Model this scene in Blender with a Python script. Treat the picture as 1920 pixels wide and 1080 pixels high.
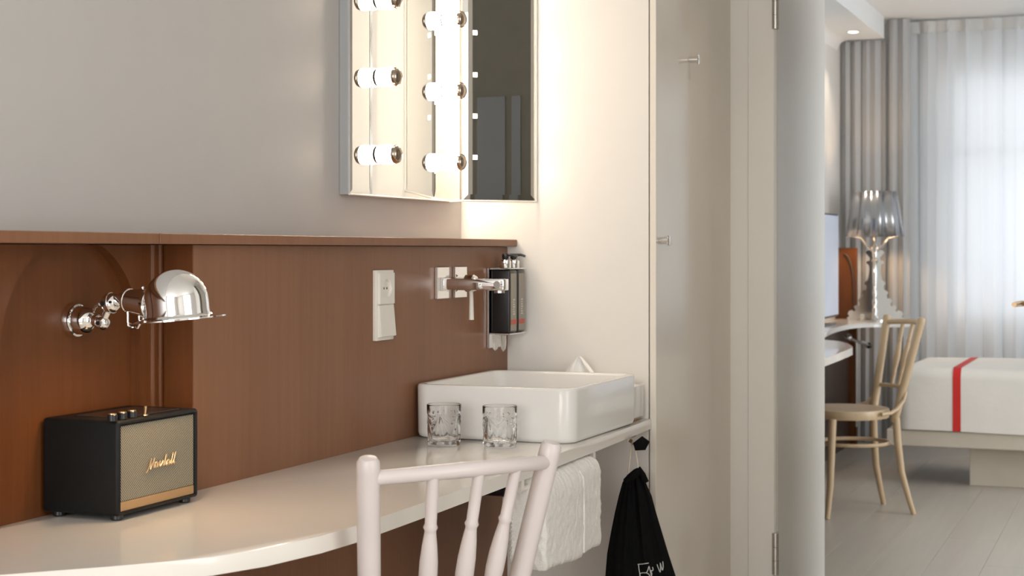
import bpy, bmesh, math, random
from mathutils import Vector, Matrix
random.seed(7)
PI = math.pi
for o in list(bpy.data.objects): bpy.data.objects.remove(o)
SC = bpy.context.scene
COL = SC.collection
# ------------------------------------------------------------------ camera, world, lights, exposure
EYE = 1.17
YAW = math.atan2(1200, 3000)
FW = Vector((-math.sin(YAW), math.cos(YAW), 0)); RT = Vector((math.cos(YAW), math.sin(YAW), 0))
cam = bpy.data.cameras.new('camera'); co = bpy.data.objects.new('camera', cam); COL.objects.link(co)
co.location = (0, 0, EYE); co.rotation_euler = (PI/2, 0, YAW)
cam.sensor_width = 36; cam.lens = 3000/1920*36; cam.shift_y = -69/1920; cam.clip_start = .02
cam.dof.use_dof = True; cam.dof.focus_distance = 3.1; cam.dof.aperture_fstop = 9
SC.camera = co
SC.view_settings.view_transform = 'Standard'; SC.view_settings.look = 'None'
SC.view_settings.exposure = 0.0; SC.view_settings.gamma = 1.0; SC.view_settings.use_curve_mapping = False

w = bpy.data.worlds.new('daylight'); SC.world = w; w.use_nodes = True
bg = w.node_tree.nodes['Background']; bg.inputs[0].default_value = (.86, .93, 1, 1); bg.inputs[1].default_value = .9

def area(name, loc, rot, sx, sy, power, col, spread=PI):
    l = bpy.data.lights.new(name, 'AREA'); l.shape = 'RECTANGLE'; l.size = sx; l.size_y = sy
    l.energy = power; l.color = col; l.spread = spread
    o = bpy.data.objects.new(name, l); COL.objects.link(o); o.location = loc; o.rotation_euler = rot
    return o
# daylight by the bedroom and rear windows; both side-wall sources are added fill
area('bedroom_daylight', (.55, 10.15, 1.50), (-PI/2, 0, 0), 3.4, 1.5, 17, (.93, .95, 1))
area('side_window_daylight', (1.68, 1.0, 1.45), (0, PI/2, 0), 1.9, 1.5, 30, (1, .97, .92))  # unseen source added to light the left wall from the front
area('rear_window_daylight', (-.4, -2.15, 1.45), (PI/2, 0, 0), 1.9, 1.9, 80, (1, .97, .93))
area('bedroom_side_daylight', (2.66, 6.6, 1.4), (0, PI/2, 0), 1.9, 2.2, 80, (.93, .965, 1))  # unseen source added to brighten the bedroom interior

# ------------------------------------------------------------------ materials
def nodes(name):
    m = bpy.data.materials.new(name); m.use_nodes = True
    nt = m.node_tree; return m, nt, nt.nodes['Principled BSDF']
def setc(b, **k):
    for n, v in k.items(): b.inputs[n].default_value = v
def coords(nt, scale=(1, 1, 1)):
    g = nt.nodes.new('ShaderNodeTexCoord'); mp = nt.nodes.new('ShaderNodeMapping')
    mp.inputs['Scale'].default_value = scale; nt.links.new(g.outputs['Object'], mp.inputs['Vector'])
    return mp.outputs['Vector']
def mat(name, col, rough=.5, metal=0, var=.04, scale=(14, 14, 14), bump=0, bscale=60, coat=0, ior=1.5, dist=.002):
    m, nt, b = nodes(name)
    v = coords(nt, scale)
    n = nt.nodes.new('ShaderNodeTexNoise'); n.inputs['Scale'].default_value = 1; n.inputs['Detail'].default_value = 4
    nt.links.new(v, n.inputs['Vector'])
    r = nt.nodes.new('ShaderNodeValToRGB')
    r.color_ramp.elements[0].position = .3; r.color_ramp.elements[1].position = .7
    r.color_ramp.elements[0].color = tuple(c*(1-var) for c in col)+(1,)
    r.color_ramp.elements[1].color = tuple(min(1, c*(1+var)) for c in col)+(1,)
    nt.links.new(n.outputs['Fac'], r.inputs['Fac']); nt.links.new(r.outputs['Color'], b.inputs['Base Color'])
    setc(b, Roughness=rough, Metallic=metal, IOR=ior); b.inputs['Coat Weight'].default_value = coat
    b.inputs['Coat Roughness'].default_value = .05
    if bump:
        n2 = nt.nodes.new('ShaderNodeTexNoise'); n2.inputs['Scale'].default_value = bscale; n2.inputs['Detail'].default_value = 3
        nt.links.new(coords(nt), n2.inputs['Vector'])
        bp = nt.nodes.new('ShaderNodeBump'); bp.inputs['Strength'].default_value = bump; bp.inputs['Distance'].default_value = dist
        nt.links.new(n2.outputs['Fac'], bp.inputs['Height']); nt.links.new(bp.outputs['Normal'], b.inputs['Normal'])
    return m
def wood(name, a, c, rough=.4, scale=(55, 55, 2.2), spec=.5):
    m, nt, b = nodes(name)
    n = nt.nodes.new('ShaderNodeTexNoise'); n.inputs['Scale'].default_value = 1; n.inputs['Detail'].default_value = 6
    n.inputs['Roughness'].default_value = .65; n.inputs['Distortion'].default_value = .4
    nt.links.new(coords(nt, scale), n.inputs['Vector'])
    n2 = nt.nodes.new('ShaderNodeTexNoise'); n2.inputs['Scale'].default_value = 1; n2.inputs['Detail'].default_value = 2
    nt.links.new(coords(nt, tuple(s*.12 for s in scale)), n2.inputs['Vector'])
    r = nt.nodes.new('ShaderNodeValToRGB')
    r.color_ramp.elements[0].position = .3; r.color_ramp.elements[1].position = .72
    r.color_ramp.elements[0].color = a+(1,); r.color_ramp.elements[1].color = c+(1,)
    mx = nt.nodes.new('ShaderNodeMath'); mx.operation = 'MULTIPLY_ADD'; mx.inputs[1].default_value = .5
    ad = nt.nodes.new('ShaderNodeMath'); ad.operation = 'MULTIPLY'; ad.inputs[1].default_value = .5
    nt.links.new(n2.outputs['Fac'], ad.inputs[0]); nt.links.new(n.outputs['Fac'], mx.inputs[0]); nt.links.new(ad.outputs[0], mx.inputs[2])
    nt.links.new(mx.outputs[0], r.inputs['Fac']); nt.links.new(r.outputs['Color'], b.inputs['Base Color'])
    bp = nt.nodes.new('ShaderNodeBump'); bp.inputs['Strength'].default_value = .12; bp.inputs['Distance'].default_value = .0008
    nt.links.new(n.outputs['Fac'], bp.inputs['Height']); nt.links.new(bp.outputs['Normal'], b.inputs['Normal'])
    setc(b, Roughness=rough); b.inputs['Specular IOR Level'].default_value = spec
    return m
def glow(name, col, s):
    m, nt, b = nodes(name); setc(b, Roughness=.4)
    b.inputs['Base Color'].default_value = col+(1,)
    b.inputs['Emission Color'].default_value = col+(1,); b.inputs['Emission Strength'].default_value = s
    return m
def glass(name, col=(1, 1, 1), rough=0.0, ior=1.5):
    m, nt, b = nodes(name); setc(b, Roughness=rough, IOR=ior); b.inputs['Base Color'].default_value = col+(1,)
    b.inputs['Transmission Weight'].default_value = 1
    return m
def cloth_sheer(name, col, t):
    m, nt, b = nodes(name)
    v = coords(nt, (900, 900, 900)); n = nt.nodes.new('ShaderNodeTexNoise'); n.inputs['Scale'].default_value = 1
    nt.links.new(v, n.inputs['Vector'])
    d = nt.nodes.new('ShaderNodeBsdfDiffuse'); d.inputs[0].default_value = col+(1,)
    tr = nt.nodes.new('ShaderNodeBsdfTranslucent'); tr.inputs[0].default_value = col+(1,)
    tp = nt.nodes.new('ShaderNodeBsdfTransparent')
    m1 = nt.nodes.new('ShaderNodeMixShader'); m1.inputs[0].default_value = .5
    m2 = nt.nodes.new('ShaderNodeMixShader'); m2.inputs[0].default_value = t
    nt.links.new(d.outputs[0], m1.inputs[1]); nt.links.new(tr.outputs[0], m1.inputs[2])
    nt.links.new(m1.outputs[0], m2.inputs[1]); nt.links.new(tp.outputs[0], m2.inputs[2])
    nt.links.new(m2.outputs[0], nt.nodes['Material Output'].inputs['Surface']); nt.nodes.remove(b)
    return m
def grille_mat():
    m, nt, b = nodes('woven_grille_cloth')
    g = nt.nodes.new('ShaderNodeTexCoord'); sp = nt.nodes.new('ShaderNodeSeparateXYZ'); nt.links.new(g.outputs['Object'], sp.inputs[0])
    def op(o, a, bb=None):
        x = nt.nodes.new('ShaderNodeMath'); x.operation = o
        for i, q in enumerate((a, bb)):
            if q is None: continue
            if isinstance(q, (int, float)): x.inputs[i].default_value = q
            else: nt.links.new(q, x.inputs[i])
        return x.outputs[0]
    k = 2*PI/.0046
    s1 = op('SINE', op('MULTIPLY', sp.outputs['Y'], k)); s2 = op('SINE', op('MULTIPLY', sp.outputs['Z'], k))
    p = op('MULTIPLY', s1, s2)
    r = nt.nodes.new('ShaderNodeValToRGB'); r.color_ramp.elements[0].position = .42; r.color_ramp.elements[1].position = .62
    r.color_ramp.elements[0].color = (.035, .03, .022, 1); r.color_ramp.elements[1].color = (.42, .385, .29, 1)
    nt.links.new(op('ADD', op('MULTIPLY', p, .5), .5), r.inputs['Fac']); nt.links.new(r.outputs[0], b.inputs['Base Color'])
    setc(b, Roughness=.55)
    return m
M = dict(
    paint=mat('white_wall_paint', (.74, .72, .69), .55, var=.01),
    greige=mat('pale_greige_wall_paint', (.50, .487, .478), .5, var=.01),
    ceil=mat('white_ceiling_paint', (.82, .82, .81), .7, var=.01),
    lacquer=mat('white_gloss_lacquer', (.80, .77, .73), .22, var=.008),
    lacquer2=mat('warm_white_gloss_lacquer', (.80, .75, .67), .12, var=.008, ior=1.28),
    frame=mat('warm_grey_door_lacquer', (.80, .78, .73), .3, var=.01, ior=1.3),
    door=mat('off_white_door_lacquer', (.63, .60, .55), .35, var=.01, ior=1.25),
    dark=mat('dark_taupe_cabinet', (.15, .148, .13), .35, var=.04),
    top=mat('white_solid_surface', (.80, .77, .72), .12, var=.008),
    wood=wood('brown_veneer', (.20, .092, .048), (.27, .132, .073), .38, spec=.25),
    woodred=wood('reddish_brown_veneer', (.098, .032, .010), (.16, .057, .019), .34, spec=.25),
    wooddark=wood('dark_brown_veneer', (.045, .022, .013), (.075, .036, .021), .4),
    chrome=mat('polished_chrome', (.86, .86, .86), .04, 1, var=.01),
    satin=mat('satin_steel', (.55, .53, .50), .3, 1, var=.03),
    brass=mat('brass_metal', (.80, .56, .32), .28, 1, var=.03),
    gold=mat('pale_gold_trim', (.58, .38, .20), .38, .7, var=.03),
    mirror=mat('mirror_glass', (.95, .955, .93), .0, 1, var=.002),
    ceramic=mat('white_glazed_ceramic', (.80, .79, .77), .12, var=.004, ior=1.4),
    plastic=mat('white_plastic', (.78, .75, .69), .3, var=.01),
    blackv=mat('black_textured_vinyl', (.008, .008, .008), .5, var=.1, bump=.35, bscale=700, dist=.0004),
    black=mat('black_plastic', (.012, .012, .013), .3, var=.05),
    fabricb=mat('black_cotton', (.006, .006, .0065), .9, var=.15, scale=(60, 60, 60), bump=.2, bscale=500, dist=.0005),
    cord=mat('natural_cord', (.70, .62, .52), .8, var=.06, scale=(200, 200, 200)),
    terry=mat('white_terry', (.90, .885, .85), .95, var=.03, scale=(80, 80, 80), bump=.45, bscale=420, dist=.004),
    chairw=mat('white_painted_beech', (.62, .565, .555), .35, var=.02),
    beech=wood('natural_beech', (.50, .36, .22), (.58, .43, .27), .38, (40, 40, 4)),
    plank=wood('pale_oak_plank', (.47, .42, .355), (.57, .52, .45), .34, (30, 1.6, 30)),
    linen=mat('white_bed_linen', (.82, .78, .72), .85, var=.02, scale=(9, 9, 9), bump=.25, bscale=14, dist=.01),
    bedbase=mat('beige_bed_base', (.58, .52, .43), .5, var=.03),
    red=mat('red_stripe_cloth', (.62, .022, .018), .7, var=.05),
    drape=mat('grey_drape', (.45, .45, .45), .85, var=.03, scale=(60, 60, 2)),
    tissue=mat('white_tissue', (.92, .91, .89), .9, var=.01),
    grey=mat('grey_tv_case', (.06, .06, .065), .35, var=.03),
    frost=mat('blue_grey_frosted_panel', (.19, .21, .24), .4, var=.02),
    case=mat('grey_mirror_case', (.36, .37, .38), .35, var=.02),
    tv=glow('tv_screen', (.42, .46, .54), .36),  # screen is off; its glow stands in for the reflected curtains
    silver=mat('silver_lamp_plastic', (.60, .595, .59), .14, 1, var=.02),
    shade=mat('silver_lamp_shade', (.40, .40, .41), .25, .85, var=.02),
    white_in=mat('white_enamel', (.85, .82, .76), .4, var=.01),
    ink=mat('white_thread', (.62, .62, .60), .7, var=.02),
    label=mat('grey_bottle_label', (.30, .27, .22), .45, var=.02),
    redlabel=mat('red_label_band', (.50, .10, .07), .5, var=.02),
    clearp=glass('clear_plastic', (.9, .86, .8), .15, 1.45),
    glass=glass('clear_glass', (1, 1, 1), 0, 1.32),
    pane=glass('window_glass', (1, 1, 1), 0, 1.02),
    bulb=glow('lit_bulb', (1, .84, .65), 100), bulbl=glow('lit_bulb_dimmer', (1, .84, .65), 44),
    bulbw=glow('warm_lamp_bulb', (1, .70, .42), 115),
    tape=mat('white_heading_tape', (.60, .60, .59), .9, var=.02),
    bulbt=glow('table_lamp_bulb', (1, .66, .38), 150),
    led=glow('warm_led', (1, .9, .75), 6),  # downlight lenses, and the imitated reflections on the angled glass
    grille=grille_mat(),
    sheer=cloth_sheer('sheer_white_voile', (.90, .92, .94), .03),
)

for k_, v_ in (('blackv', .2), ('fabricb', .1), ('woodred', .25)):
    M[k_].node_tree.nodes['Principled BSDF'].inputs['Specular IOR Level'].default_value = v_

# ------------------------------------------------------------------ mesh helpers
class MB:
    def __init__(s): s.bm = bmesh.new()
    def box(s, x0, x1, y0, y1, z0, z1, bev=0, seg=2, xf=None):
        r = bmesh.ops.create_cube(s.bm, size=1); vs = r['verts']
        for v in vs:
            v.co = Vector(((x0+x1)/2+v.co.x*(x1-x0), (y0+y1)/2+v.co.y*(y1-y0), (z0+z1)/2+v.co.z*(z1-z0)))
        if bev:
            es = list({e for v in vs for e in v.link_edges})
            vs = bmesh.ops.bevel(s.bm, geom=es, offset=bev, segments=seg, affect='EDGES', profile=.5)['verts']
        if xf is not None:
            for v in vs: v.co = xf @ v.co
        return s
    def rings(s, rings, closed=False, cap=True):
        L = [[s.bm.verts.new(p) for p in r] for r in rings]
        n = len(L[0]); m = len(L)
        for i in range(m if closed else m-1):
            a, b = L[i], L[(i+1) % m]
            for j in range(n):
                k = (j+1) % n
                try: s.bm.faces.new((a[j], a[k], b[k], b[j]))
                except ValueError: pass
        if cap and not closed:
            try: s.bm.faces.new(L[0][::-1]); s.bm.faces.new(L[-1])
            except ValueError: pass
        return s
    def tube(s, pts, r, n=10, closed=False):
        P = [Vector(p) for p in pts]; R = r if isinstance(r, (list, tuple)) else [r]*len(P)
        out = []; up = None
        for i, p in enumerate(P):
            if closed: t = P[(i+1) % len(P)]-P[i-1]
            else: t = P[min(i+1, len(P)-1)]-P[max(i-1, 0)]
            t.normalize()
            if up is None:
                up = t.orthogonal().normalized()
            else:
                up = (up-t*up.dot(t)); up = up.normalized() if up.length > 1e-6 else t.orthogonal().normalized()
            q = t.cross(up)
            out.append([p+(up*math.cos(2*PI*j/n)+q*math.sin(2*PI*j/n))*R[i] for j in range(n)])
        return s.rings(out, closed)
    def cyl(s, p0, p1, r0, r1=None, n=20): return s.tube([p0, p1], [r0, r0 if r1 is None else r1], n)
    def lathe(s, prof, c=(0, 0, 0), axis=(0, 0, 1), n=32, cap=True):
        a = Vector(axis).normalized(); u = a.orthogonal().normalized(); v = a.cross(u); c = Vector(c)
        return s.rings([[c+a*h+(u*math.cos(2*PI*j/n)+v*math.sin(2*PI*j/n))*max(r, 1e-5) for j in range(n)] for r, h in prof], False, cap)
    def ball(s, c, r, n=16, sc=(1, 1, 1)):
        q = bmesh.ops.create_uvsphere(s.bm, u_segments=n, v_segments=max(6, n*2//3), radius=r)
        for v in q['verts']: v.co = Vector(c)+Vector((v.co.x*sc[0], v.co.y*sc[1], v.co.z*sc[2]))
        return s
    def prism(s, poly, f0, f1, bev=0):
        a = [s.bm.verts.new(f0(*p)) for p in poly]; b = [s.bm.verts.new(f1(*p)) for p in poly]
        n = len(poly)
        fs = [s.bm.faces.new(a[::-1]), s.bm.faces.new(b)]
        for i in range(n): fs.append(s.bm.faces.new((a[i], a[(i+1) % n], b[(i+1) % n], b[i])))
        if bev:
            es = list(set(fs[0].edges) | set(fs[1].edges))
            bmesh.ops.bevel(s.bm, geom=es, offset=bev, segments=2, affect='EDGES', profile=.5)
        return s
    def grid(s, f, nu, nv):
        V = [[s.bm.verts.new(f(i/nu, j/nv)) for j in range(nv+1)] for i in range(nu+1)]
        for i in range(nu):
            for j in range(nv): s.bm.faces.new((V[i][j], V[i+1][j], V[i+1][j+1], V[i][j+1]))
        return s
    def build(s, name, m, parent=None, org=None, ang=35):
        bmesh.ops.recalc_face_normals(s.bm, faces=s.bm.faces[:])
        if org is not None: bmesh.ops.translate(s.bm, verts=s.bm.verts[:], vec=-Vector(org))
        me = bpy.data.meshes.new(name); s.bm.to_mesh(me); s.bm.free()
        for p in me.polygons: p.use_smooth = True
        me.set_sharp_from_angle(angle=math.radians(ang))
        for mm in (m if isinstance(m, (list, tuple)) else [m]): me.materials.append(M[mm] if isinstance(mm, str) else mm)
        o = bpy.data.objects.new(name, me); COL.objects.link(o)
        if parent: o.parent = parent
        return o
def tag(o, label, cat, group=None, kind=None):
    if label: o['label'] = label
    if cat: o['category'] = cat
    if group: o['group'] = group
    if kind: o['kind'] = kind
    return o
class Thing:
    def __init__(s, name, loc, label, cat, group=None, rz=0, local=False):
        o = bpy.data.objects.new(name, None); COL.objects.link(o); o.empty_display_size = .05
        o.location = loc; o.rotation_euler = (0, 0, rz); s.o = o; s.org = None if local else loc
        tag(o, label, cat, group)
    def part(s, name, mb, m, parent=None, label=None, ang=35):
        p = mb.build(name, m, parent or s.o, s.org, ang)
        if label: p['label'] = label
        return p
def copy_tree(o, parent=None):
    c = o.copy(); COL.objects.link(c)
    if parent: c.parent = parent
    for ch in list(o.children): copy_tree(ch, c)
    return c
def struct(name, mb, m, parent=None, label=None):
    o = mb.build(name, m, parent)
    if not parent: o['kind'] = 'structure'
    if label: o['label'] = label
    return o
def ray(px, py):
    u = (px-960)/3000; v = (471-py)/3000
    return FW+RT*u+Vector((0, 0, v))
def onX(px, py, X): d = ray(px, py); t = X/d.x; return Vector((X, t*d.y, EYE+t*d.z))
def onY(px, py, Y): d = ray(px, py); t = Y/d.y; return Vector((t*d.x, Y, EYE+t*d.z))
def onZ(px, py, z): d = ray(px, py); t = (z-EYE)/d.z; return Vector((t*d.x, t*d.y, z))
def at(px, py, Z): return Vector((0, 0, EYE))+ray(px, py)*Z

# ------------------------------------------------------------------ setting
XW, XP, XN, XF = -1.687, -1.555, -1.635, -1.615      # upper wall, wood panel, niche back, arch panel
YE, CZ, FZ, DZ = 3.857, 2.56, .02, .75                # end wall, ceiling, floor, desk top
fl = struct('floor', MB().box(-1.95, 2.8, -2.4, 10.3, -.12, .012), 'plank')
prow = 0
x = -1.90
while x < 2.75:
    y = -2.35+random.uniform(-1.2, 0)
    while y < 10.2:
        L = 1.85; y0 = max(y, -2.35); y1 = min(y+L, 10.2)
        if y1-y0 > .1:
            p = MB().box(x, x+.189, y0, y1-.001, .004, FZ-random.uniform(0, .0003), .0007, 1).build('plank', 'plank', fl)
        y += L
    x += .19
struct('ceiling', MB().box(-1.95, 2.8, -2.4, 10.3, CZ, CZ+.1), 'ceil')
struct('wall_left', MB().box(-1.85, XW, -2.4, YE+.003, 0, CZ), 'greige')
struct('wall_end', MB().box(-1.85, -1.1735, YE, YE+.02, 0, CZ), 'lacquer')
struct('wall_return', MB().box(-1.1705, -1.154, YE, 4.62, 0, CZ, .001, 1).box(-1.80, -1.165, YE+.02, 4.6, 0, CZ), 'lacquer2')
struct('wall_divider', MB().box(-1.95, -1.021, 4.62, 4.74, 0, CZ).box(-.28, 2.8, 4.62, 4.74, 0, CZ).box(-1.03, -.27, 4.62, 4.74, 2.14, CZ), 'frame')
struct('trim_1', MB().box(-1.10, -1.022, 4.612, 4.622, 0, 2.16, .002, 1), 'frame')
struct('wall_right', MB().box(-.1, -.02, 3.32, 4.63, 0, CZ), 'paint')
tag(MB().box(-.1, -.02, 3.0, 3.318, FZ, CZ-.002, .002, 1).build('hall_cabinet', 'dark'), 'tall dark taupe hall cabinet that shows only in the angled glass of the corner mirror', 'cabinet')
struct('wall_front', MB().box(-.1, 1.8, 2.93, 2.999, 0, CZ), 'paint')
struct('trim_3', MB().box(-.1045, -.1005, 3.02, 3.13, .3, 1.72, .001, 1).box(-.1045, -.1005, 3.155, 3.19, .3, 1.72, .001, 1), 'frost')
struct('wall_side', MB().box(1.7, 1.8, -2.4, .1, 0, CZ).box(1.7, 1.8, 1.9, 3.0, 0, CZ).box(1.7, 1.8, .1, 1.9, 0, .65).box(1.7, 1.8, .1, 1.9, 2.2, CZ), 'paint')  # opening added for the side fill light
struct('wall_back', MB().box(-1.85, -1.4, -2.4, -2.2, 0, CZ).box(.6, 1.8, -2.4, -2.2, 0, CZ).box(-1.4, .6, -2.4, -2.2, 0, .45).box(-1.4, .6, -2.4, -2.2, 2.42, CZ), 'paint')
struct('wall_bedroom_left', MB().box(-1.95, -1.75, 4.74, 10.3, 0, CZ), 'paint')
struct('wall_bedroom_right', MB().box(2.6, 2.8, 4.74, 5.5, 0, CZ).box(2.6, 2.8, 7.7, 10.3, 0, CZ).box(2.6, 2.8, 5.5, 7.7, 0, .45).box(2.6, 2.8, 5.5, 7.7, 2.35, CZ), 'paint')  # opening added for the bedroom fill light
WX0, WX1, WZ0, WZ1 = -1.16, 2.3, .72, 2.28
struct('wall_window', MB().box(-1.95, WX0, 9.95, 10.1, 0, CZ).box(WX1, 2.8, 9.95, 10.1, 0, CZ)
       .box(WX0, WX1, 9.95, 10.1, 0, WZ0).box(WX0, WX1, 9.95, 10.1, WZ1, CZ), 'paint')
wn = MB()
for xx in (WX0, -.02, 1.12, WX1-.05): wn.box(xx, xx+.05, 9.98, 10.04, WZ0, WZ1)
wn.box(WX0, WX1, 9.98, 10.04, WZ0, WZ0+.06); wn.box(WX0, WX1, 9.98, 10.04, WZ1-.06, WZ1); wn.box(WX0, WX1, 9.98, 10.04, 1.74, 1.80)
wi = struct('window_1', wn, 'plastic')
for a, b in ((WX0+.05, -.02), (.03, 1.12), (1.17, WX1-.05)):
    MB().box(a, b, 10.0, 10.006, WZ0+.06, 1.74).build('pane', 'pane', wi)
    MB().box(a, b, 10.0, 10.006, 1.80, WZ1-.06).build('pane', 'pane', wi)
# dropped soffit with a coved corner along the bedroom's left wall
sof = [(-1.75, CZ), (-1.475, CZ), (-1.475, 2.432), (-1.69, 2.432)]+[(-1.69-.06*math.sin(t), 2.372+.06*math.cos(t)) for t in (.4, .8, 1.2, PI/2)]
struct('trim_2', MB().prism(sof, lambda a, b: Vector((a, 4.74, b)), lambda a, b: Vector((a, 9.63, b))), 'ceil')

# ------------------------------------------------------------------ wood panelling with the ledge
t = Thing('wall_panelling', (XP, 3.0, 0), 'brown veneered wood panelling with an arched niche and a ledge along the left wall', 'panelling')
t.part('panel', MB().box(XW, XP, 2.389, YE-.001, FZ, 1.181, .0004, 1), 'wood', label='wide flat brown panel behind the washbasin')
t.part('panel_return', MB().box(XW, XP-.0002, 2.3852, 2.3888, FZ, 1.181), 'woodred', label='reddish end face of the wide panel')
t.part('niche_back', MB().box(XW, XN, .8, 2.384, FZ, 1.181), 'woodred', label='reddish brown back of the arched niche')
yc, r, zs = 2.137, .181, 1.012
arc = [(yc+r*math.cos(q), zs+r*math.sin(q)) for q in [PI*i/48 for i in range(49)]]
arc = [(y, min(z, 1.1805)) for y, z in arc]
poly = [(2.384, FZ), (2.384, 1.181)]+[(yc+r, 1.181)]
right = [p for p in arc if p[0] >= yc]; left = [p for p in arc if p[0] <= yc]
fx = lambda a, b: Vector((XN, a, b)); gx = lambda a, b: Vector((XF, a, b))
def strip(mb, pts, outer):
    for (a0, b0), (a1, b1) in zip(pts[:-1], pts[1:]):
        if abs(b0-b1) < 1e-6 or b1 > 1.1804 and b0 > 1.1804: continue
        mb.prism([(a0, b0), (a1, b1), (outer, b1), (outer, b0)], fx, gx)
ar = MB(); rp = [(yc+r, FZ)]+right; strip(ar, rp, 2.384)
lp = [(yc-r, FZ)]+left[::-1]; strip(ar, lp, .8)
bmesh.ops.remove_doubles(ar.bm, verts=ar.bm.verts[:], dist=1e-5)
inner = [f for f in ar.bm.faces if abs(f.normal.x) < .1 and f.calc_center_median().z > FZ+.01 and (abs(f.normal.z) > .99)]
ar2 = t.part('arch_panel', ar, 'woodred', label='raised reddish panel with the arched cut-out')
mo = MB()
for yy, rr in ((2.352, .006), (2.374, .005)): mo.cyl((XF, yy, FZ), (XF, yy, 1.181), rr, n=12)
t.part('moulding', mo, 'woodred')
for a, b in ((.6, 2.247), (2.2485, YE-.001)): t.part('ledge', MB().box(XW, -1.528, a, b, 1.182, 1.20, .0012, 1), 'wood')

# ------------------------------------------------------------------ vanity desk
fe = [(-1.166, YE-.002), (-1.150, 3.4), (-1.142, 3.1), (-1.134, 2.8), (-1.130, 2.5), (-1.1305, 2.18), (-1.139, 2.085), (-1.162, 1.97), (-1.198, 1.887),
      (-1.244, 1.83), (-1.291, 1.777), (-1.341, 1.728), (-1.388, 1.68), (-1.44, 1.62), (-1.49, 1.55), (-1.53, 1.46), (-1.555, 1.36), (-1.57, 1.2), (-1.57, .9)]
poly = fe+[(XN+.0, .9), (XN+.0, 2.317-.0), (XF, 2.317), (XF, 2.384), (XP, 2.384), (XP, YE-.002)]
# the slab is notched to the panelling behind it
poly = fe+[(XF+.001, .9), (XF+.001, 1.954), (XN+.001, 1.957), (XN+.001, 2.316), (XF+.001, 2.318), (XF+.007, 2.3835), (XP+.001, 2.3835), (XP+.001, YE-.002)]
tb = Thing('vanity_desk', (-1.35, 2.6, DZ), 'white wall-hung vanity worktop with a rounded front along the wood panelling', 'desk')
tb.part('worktop', MB().prism(poly, lambda a, b: Vector((a, b, DZ-.026)), lambda a, b: Vector((a, b, DZ)), .0015), 'top')
for yy in (2.75, 3.55): tb.part('bracket', MB().box(XP+.002, -1.24, yy-.012, yy+.012, DZ-.05, DZ-.0265, .001, 1).box(XP+.002, XP+.014, yy-.012, yy+.012, DZ-.16, DZ-.0265, .001, 1), 'black', label='dark steel bracket under the worktop')

# ------------------------------------------------------------------ washbasin
def rrect(x0, x1, y0, y1, r, n=8):
    out = []
    for cx, cy, a0 in ((x1-r, y1-r, 0), (x0+r, y1-r, PI/2), (x0+r, y0+r, PI), (x1-r, y0+r, 1.5*PI)):
        for i in range(n+1):
            a = a0+PI/2*i/n; out.append((cx+r*math.cos(a), cy+r*math.sin(a)))
    return out
SX0, SX1, SY0, SY1, SZ = -1.548, -1.166, 3.268, 3.742, .8705
t = Thing('washbasin', (-1.36, 3.5, DZ), 'white rectangular ceramic vessel basin standing on the worktop', 'sink')
prof = [(.008, DZ+.0005), (.002, DZ+.004), (.000, DZ+.012), (-.001, SZ-.006), (.001, SZ-.001), (.004, SZ), (.014, SZ), (.017, SZ-.0015), (.019, SZ-.006), (.022, DZ+.05), (.035, DZ+.027), (.07, DZ+.02)]
rg = []
for ins, z in prof:
    rr = max(.036-ins*.5, .012)
    rg.append([Vector((a, b, z)) for a, b in rrect(SX0+ins, SX1-ins, SY0+ins, SY1-ins, rr)])
t.part('basin', MB().rings(rg), 'ceramic', ang=50)
t.part('drain', MB().lathe([(.0, .0205), (.021, .0205), (.024, .023), (.020, .025), (.0, .025)], (-1.40, 3.5, DZ), n=24), 'chrome')
# siphon under the desk
t = Thing('siphon', (-1.45, 3.6, .46), 'dark basin siphon and trap hanging under the worktop', 'pipe')
t.part('tailpipe', MB().cyl((-1.44, 3.62, DZ-.0265), (-1.44, 3.62, .60), .016), 'black')
t.part('trap', MB().lathe([(.014, .15), (.03, .145), (.032, .13), (.032, .03), (.026, 0), (0, 0)], (-1.44, 3.62, .46), n=24), 'clearp', label='clear trap bottle')
t.part('outlet_pipe', MB().tube([(-1.44, 3.62, .585), (-1.50, 3.62, .585), (XP+.002, 3.62, .585)], .014, 14), 'black')

# ------------------------------------------------------------------ tumblers
def tumbler(loc, label, rz, first=None):
    if first:
        c = first.copy(); COL.objects.link(c)
    else:
        H, R, n, m = .0885, .0375, 200, 40
        mb = MB(); rings = [[Vector((0, 0, .0004))]*n]
        def out(j, h):
            a = 2*PI*j/n; nf = 5; w = 2*PI/nf
            s = ((a % w)-w/2)*R
            base = R*(.965+.035*h/H)
            ap = .068
            d = 0
            if .006 < h < .072:
                ph = math.atan2(s, max(ap-h, .0005))
                d = .0024*(.5+.5*math.cos(ph*13)) * min(1, (h-.006)/.006) * min(1, (.072-h)/.006)
            elif h <= .006: d = .001*(1-h/.006)
            rr = base-d
            return Vector((rr*math.cos(a), rr*math.sin(a), h))
        hs = [.0004+(H-.0014)*i/m for i in range(m+1)]
        R1 = [[Vector((.030*math.cos(2*PI*j/n), .030*math.sin(2*PI*j/n), .0004)) for j in range(n)]]
        R1 += [[out(j, h) for j in range(n)] for h in hs]
        for rr, z in ((R-.0006, H), (R-.0020, H), (R-.0026, H-.001), (R-.0045, .03), (R-.006, .014), (.02, .011), (.004, .0105)):
            R1.append([Vector((rr*math.cos(2*PI*j/n), rr*math.sin(2*PI*j/n), z)) for j in range(n)])
        mb.rings(R1); c = mb.build('tumbler', 'glass', None, None, 60)
    c.location = loc; c.rotation_euler = (0, 0, rz)
    tag(c, label, 'glass', 'cut glass tumblers in front of the basin')
    return c
g1 = tumbler((-1.426, 3.168, DZ+.0002), 'cut glass tumbler nearer the wood panelling, left of the pair before the basin', .5)
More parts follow.
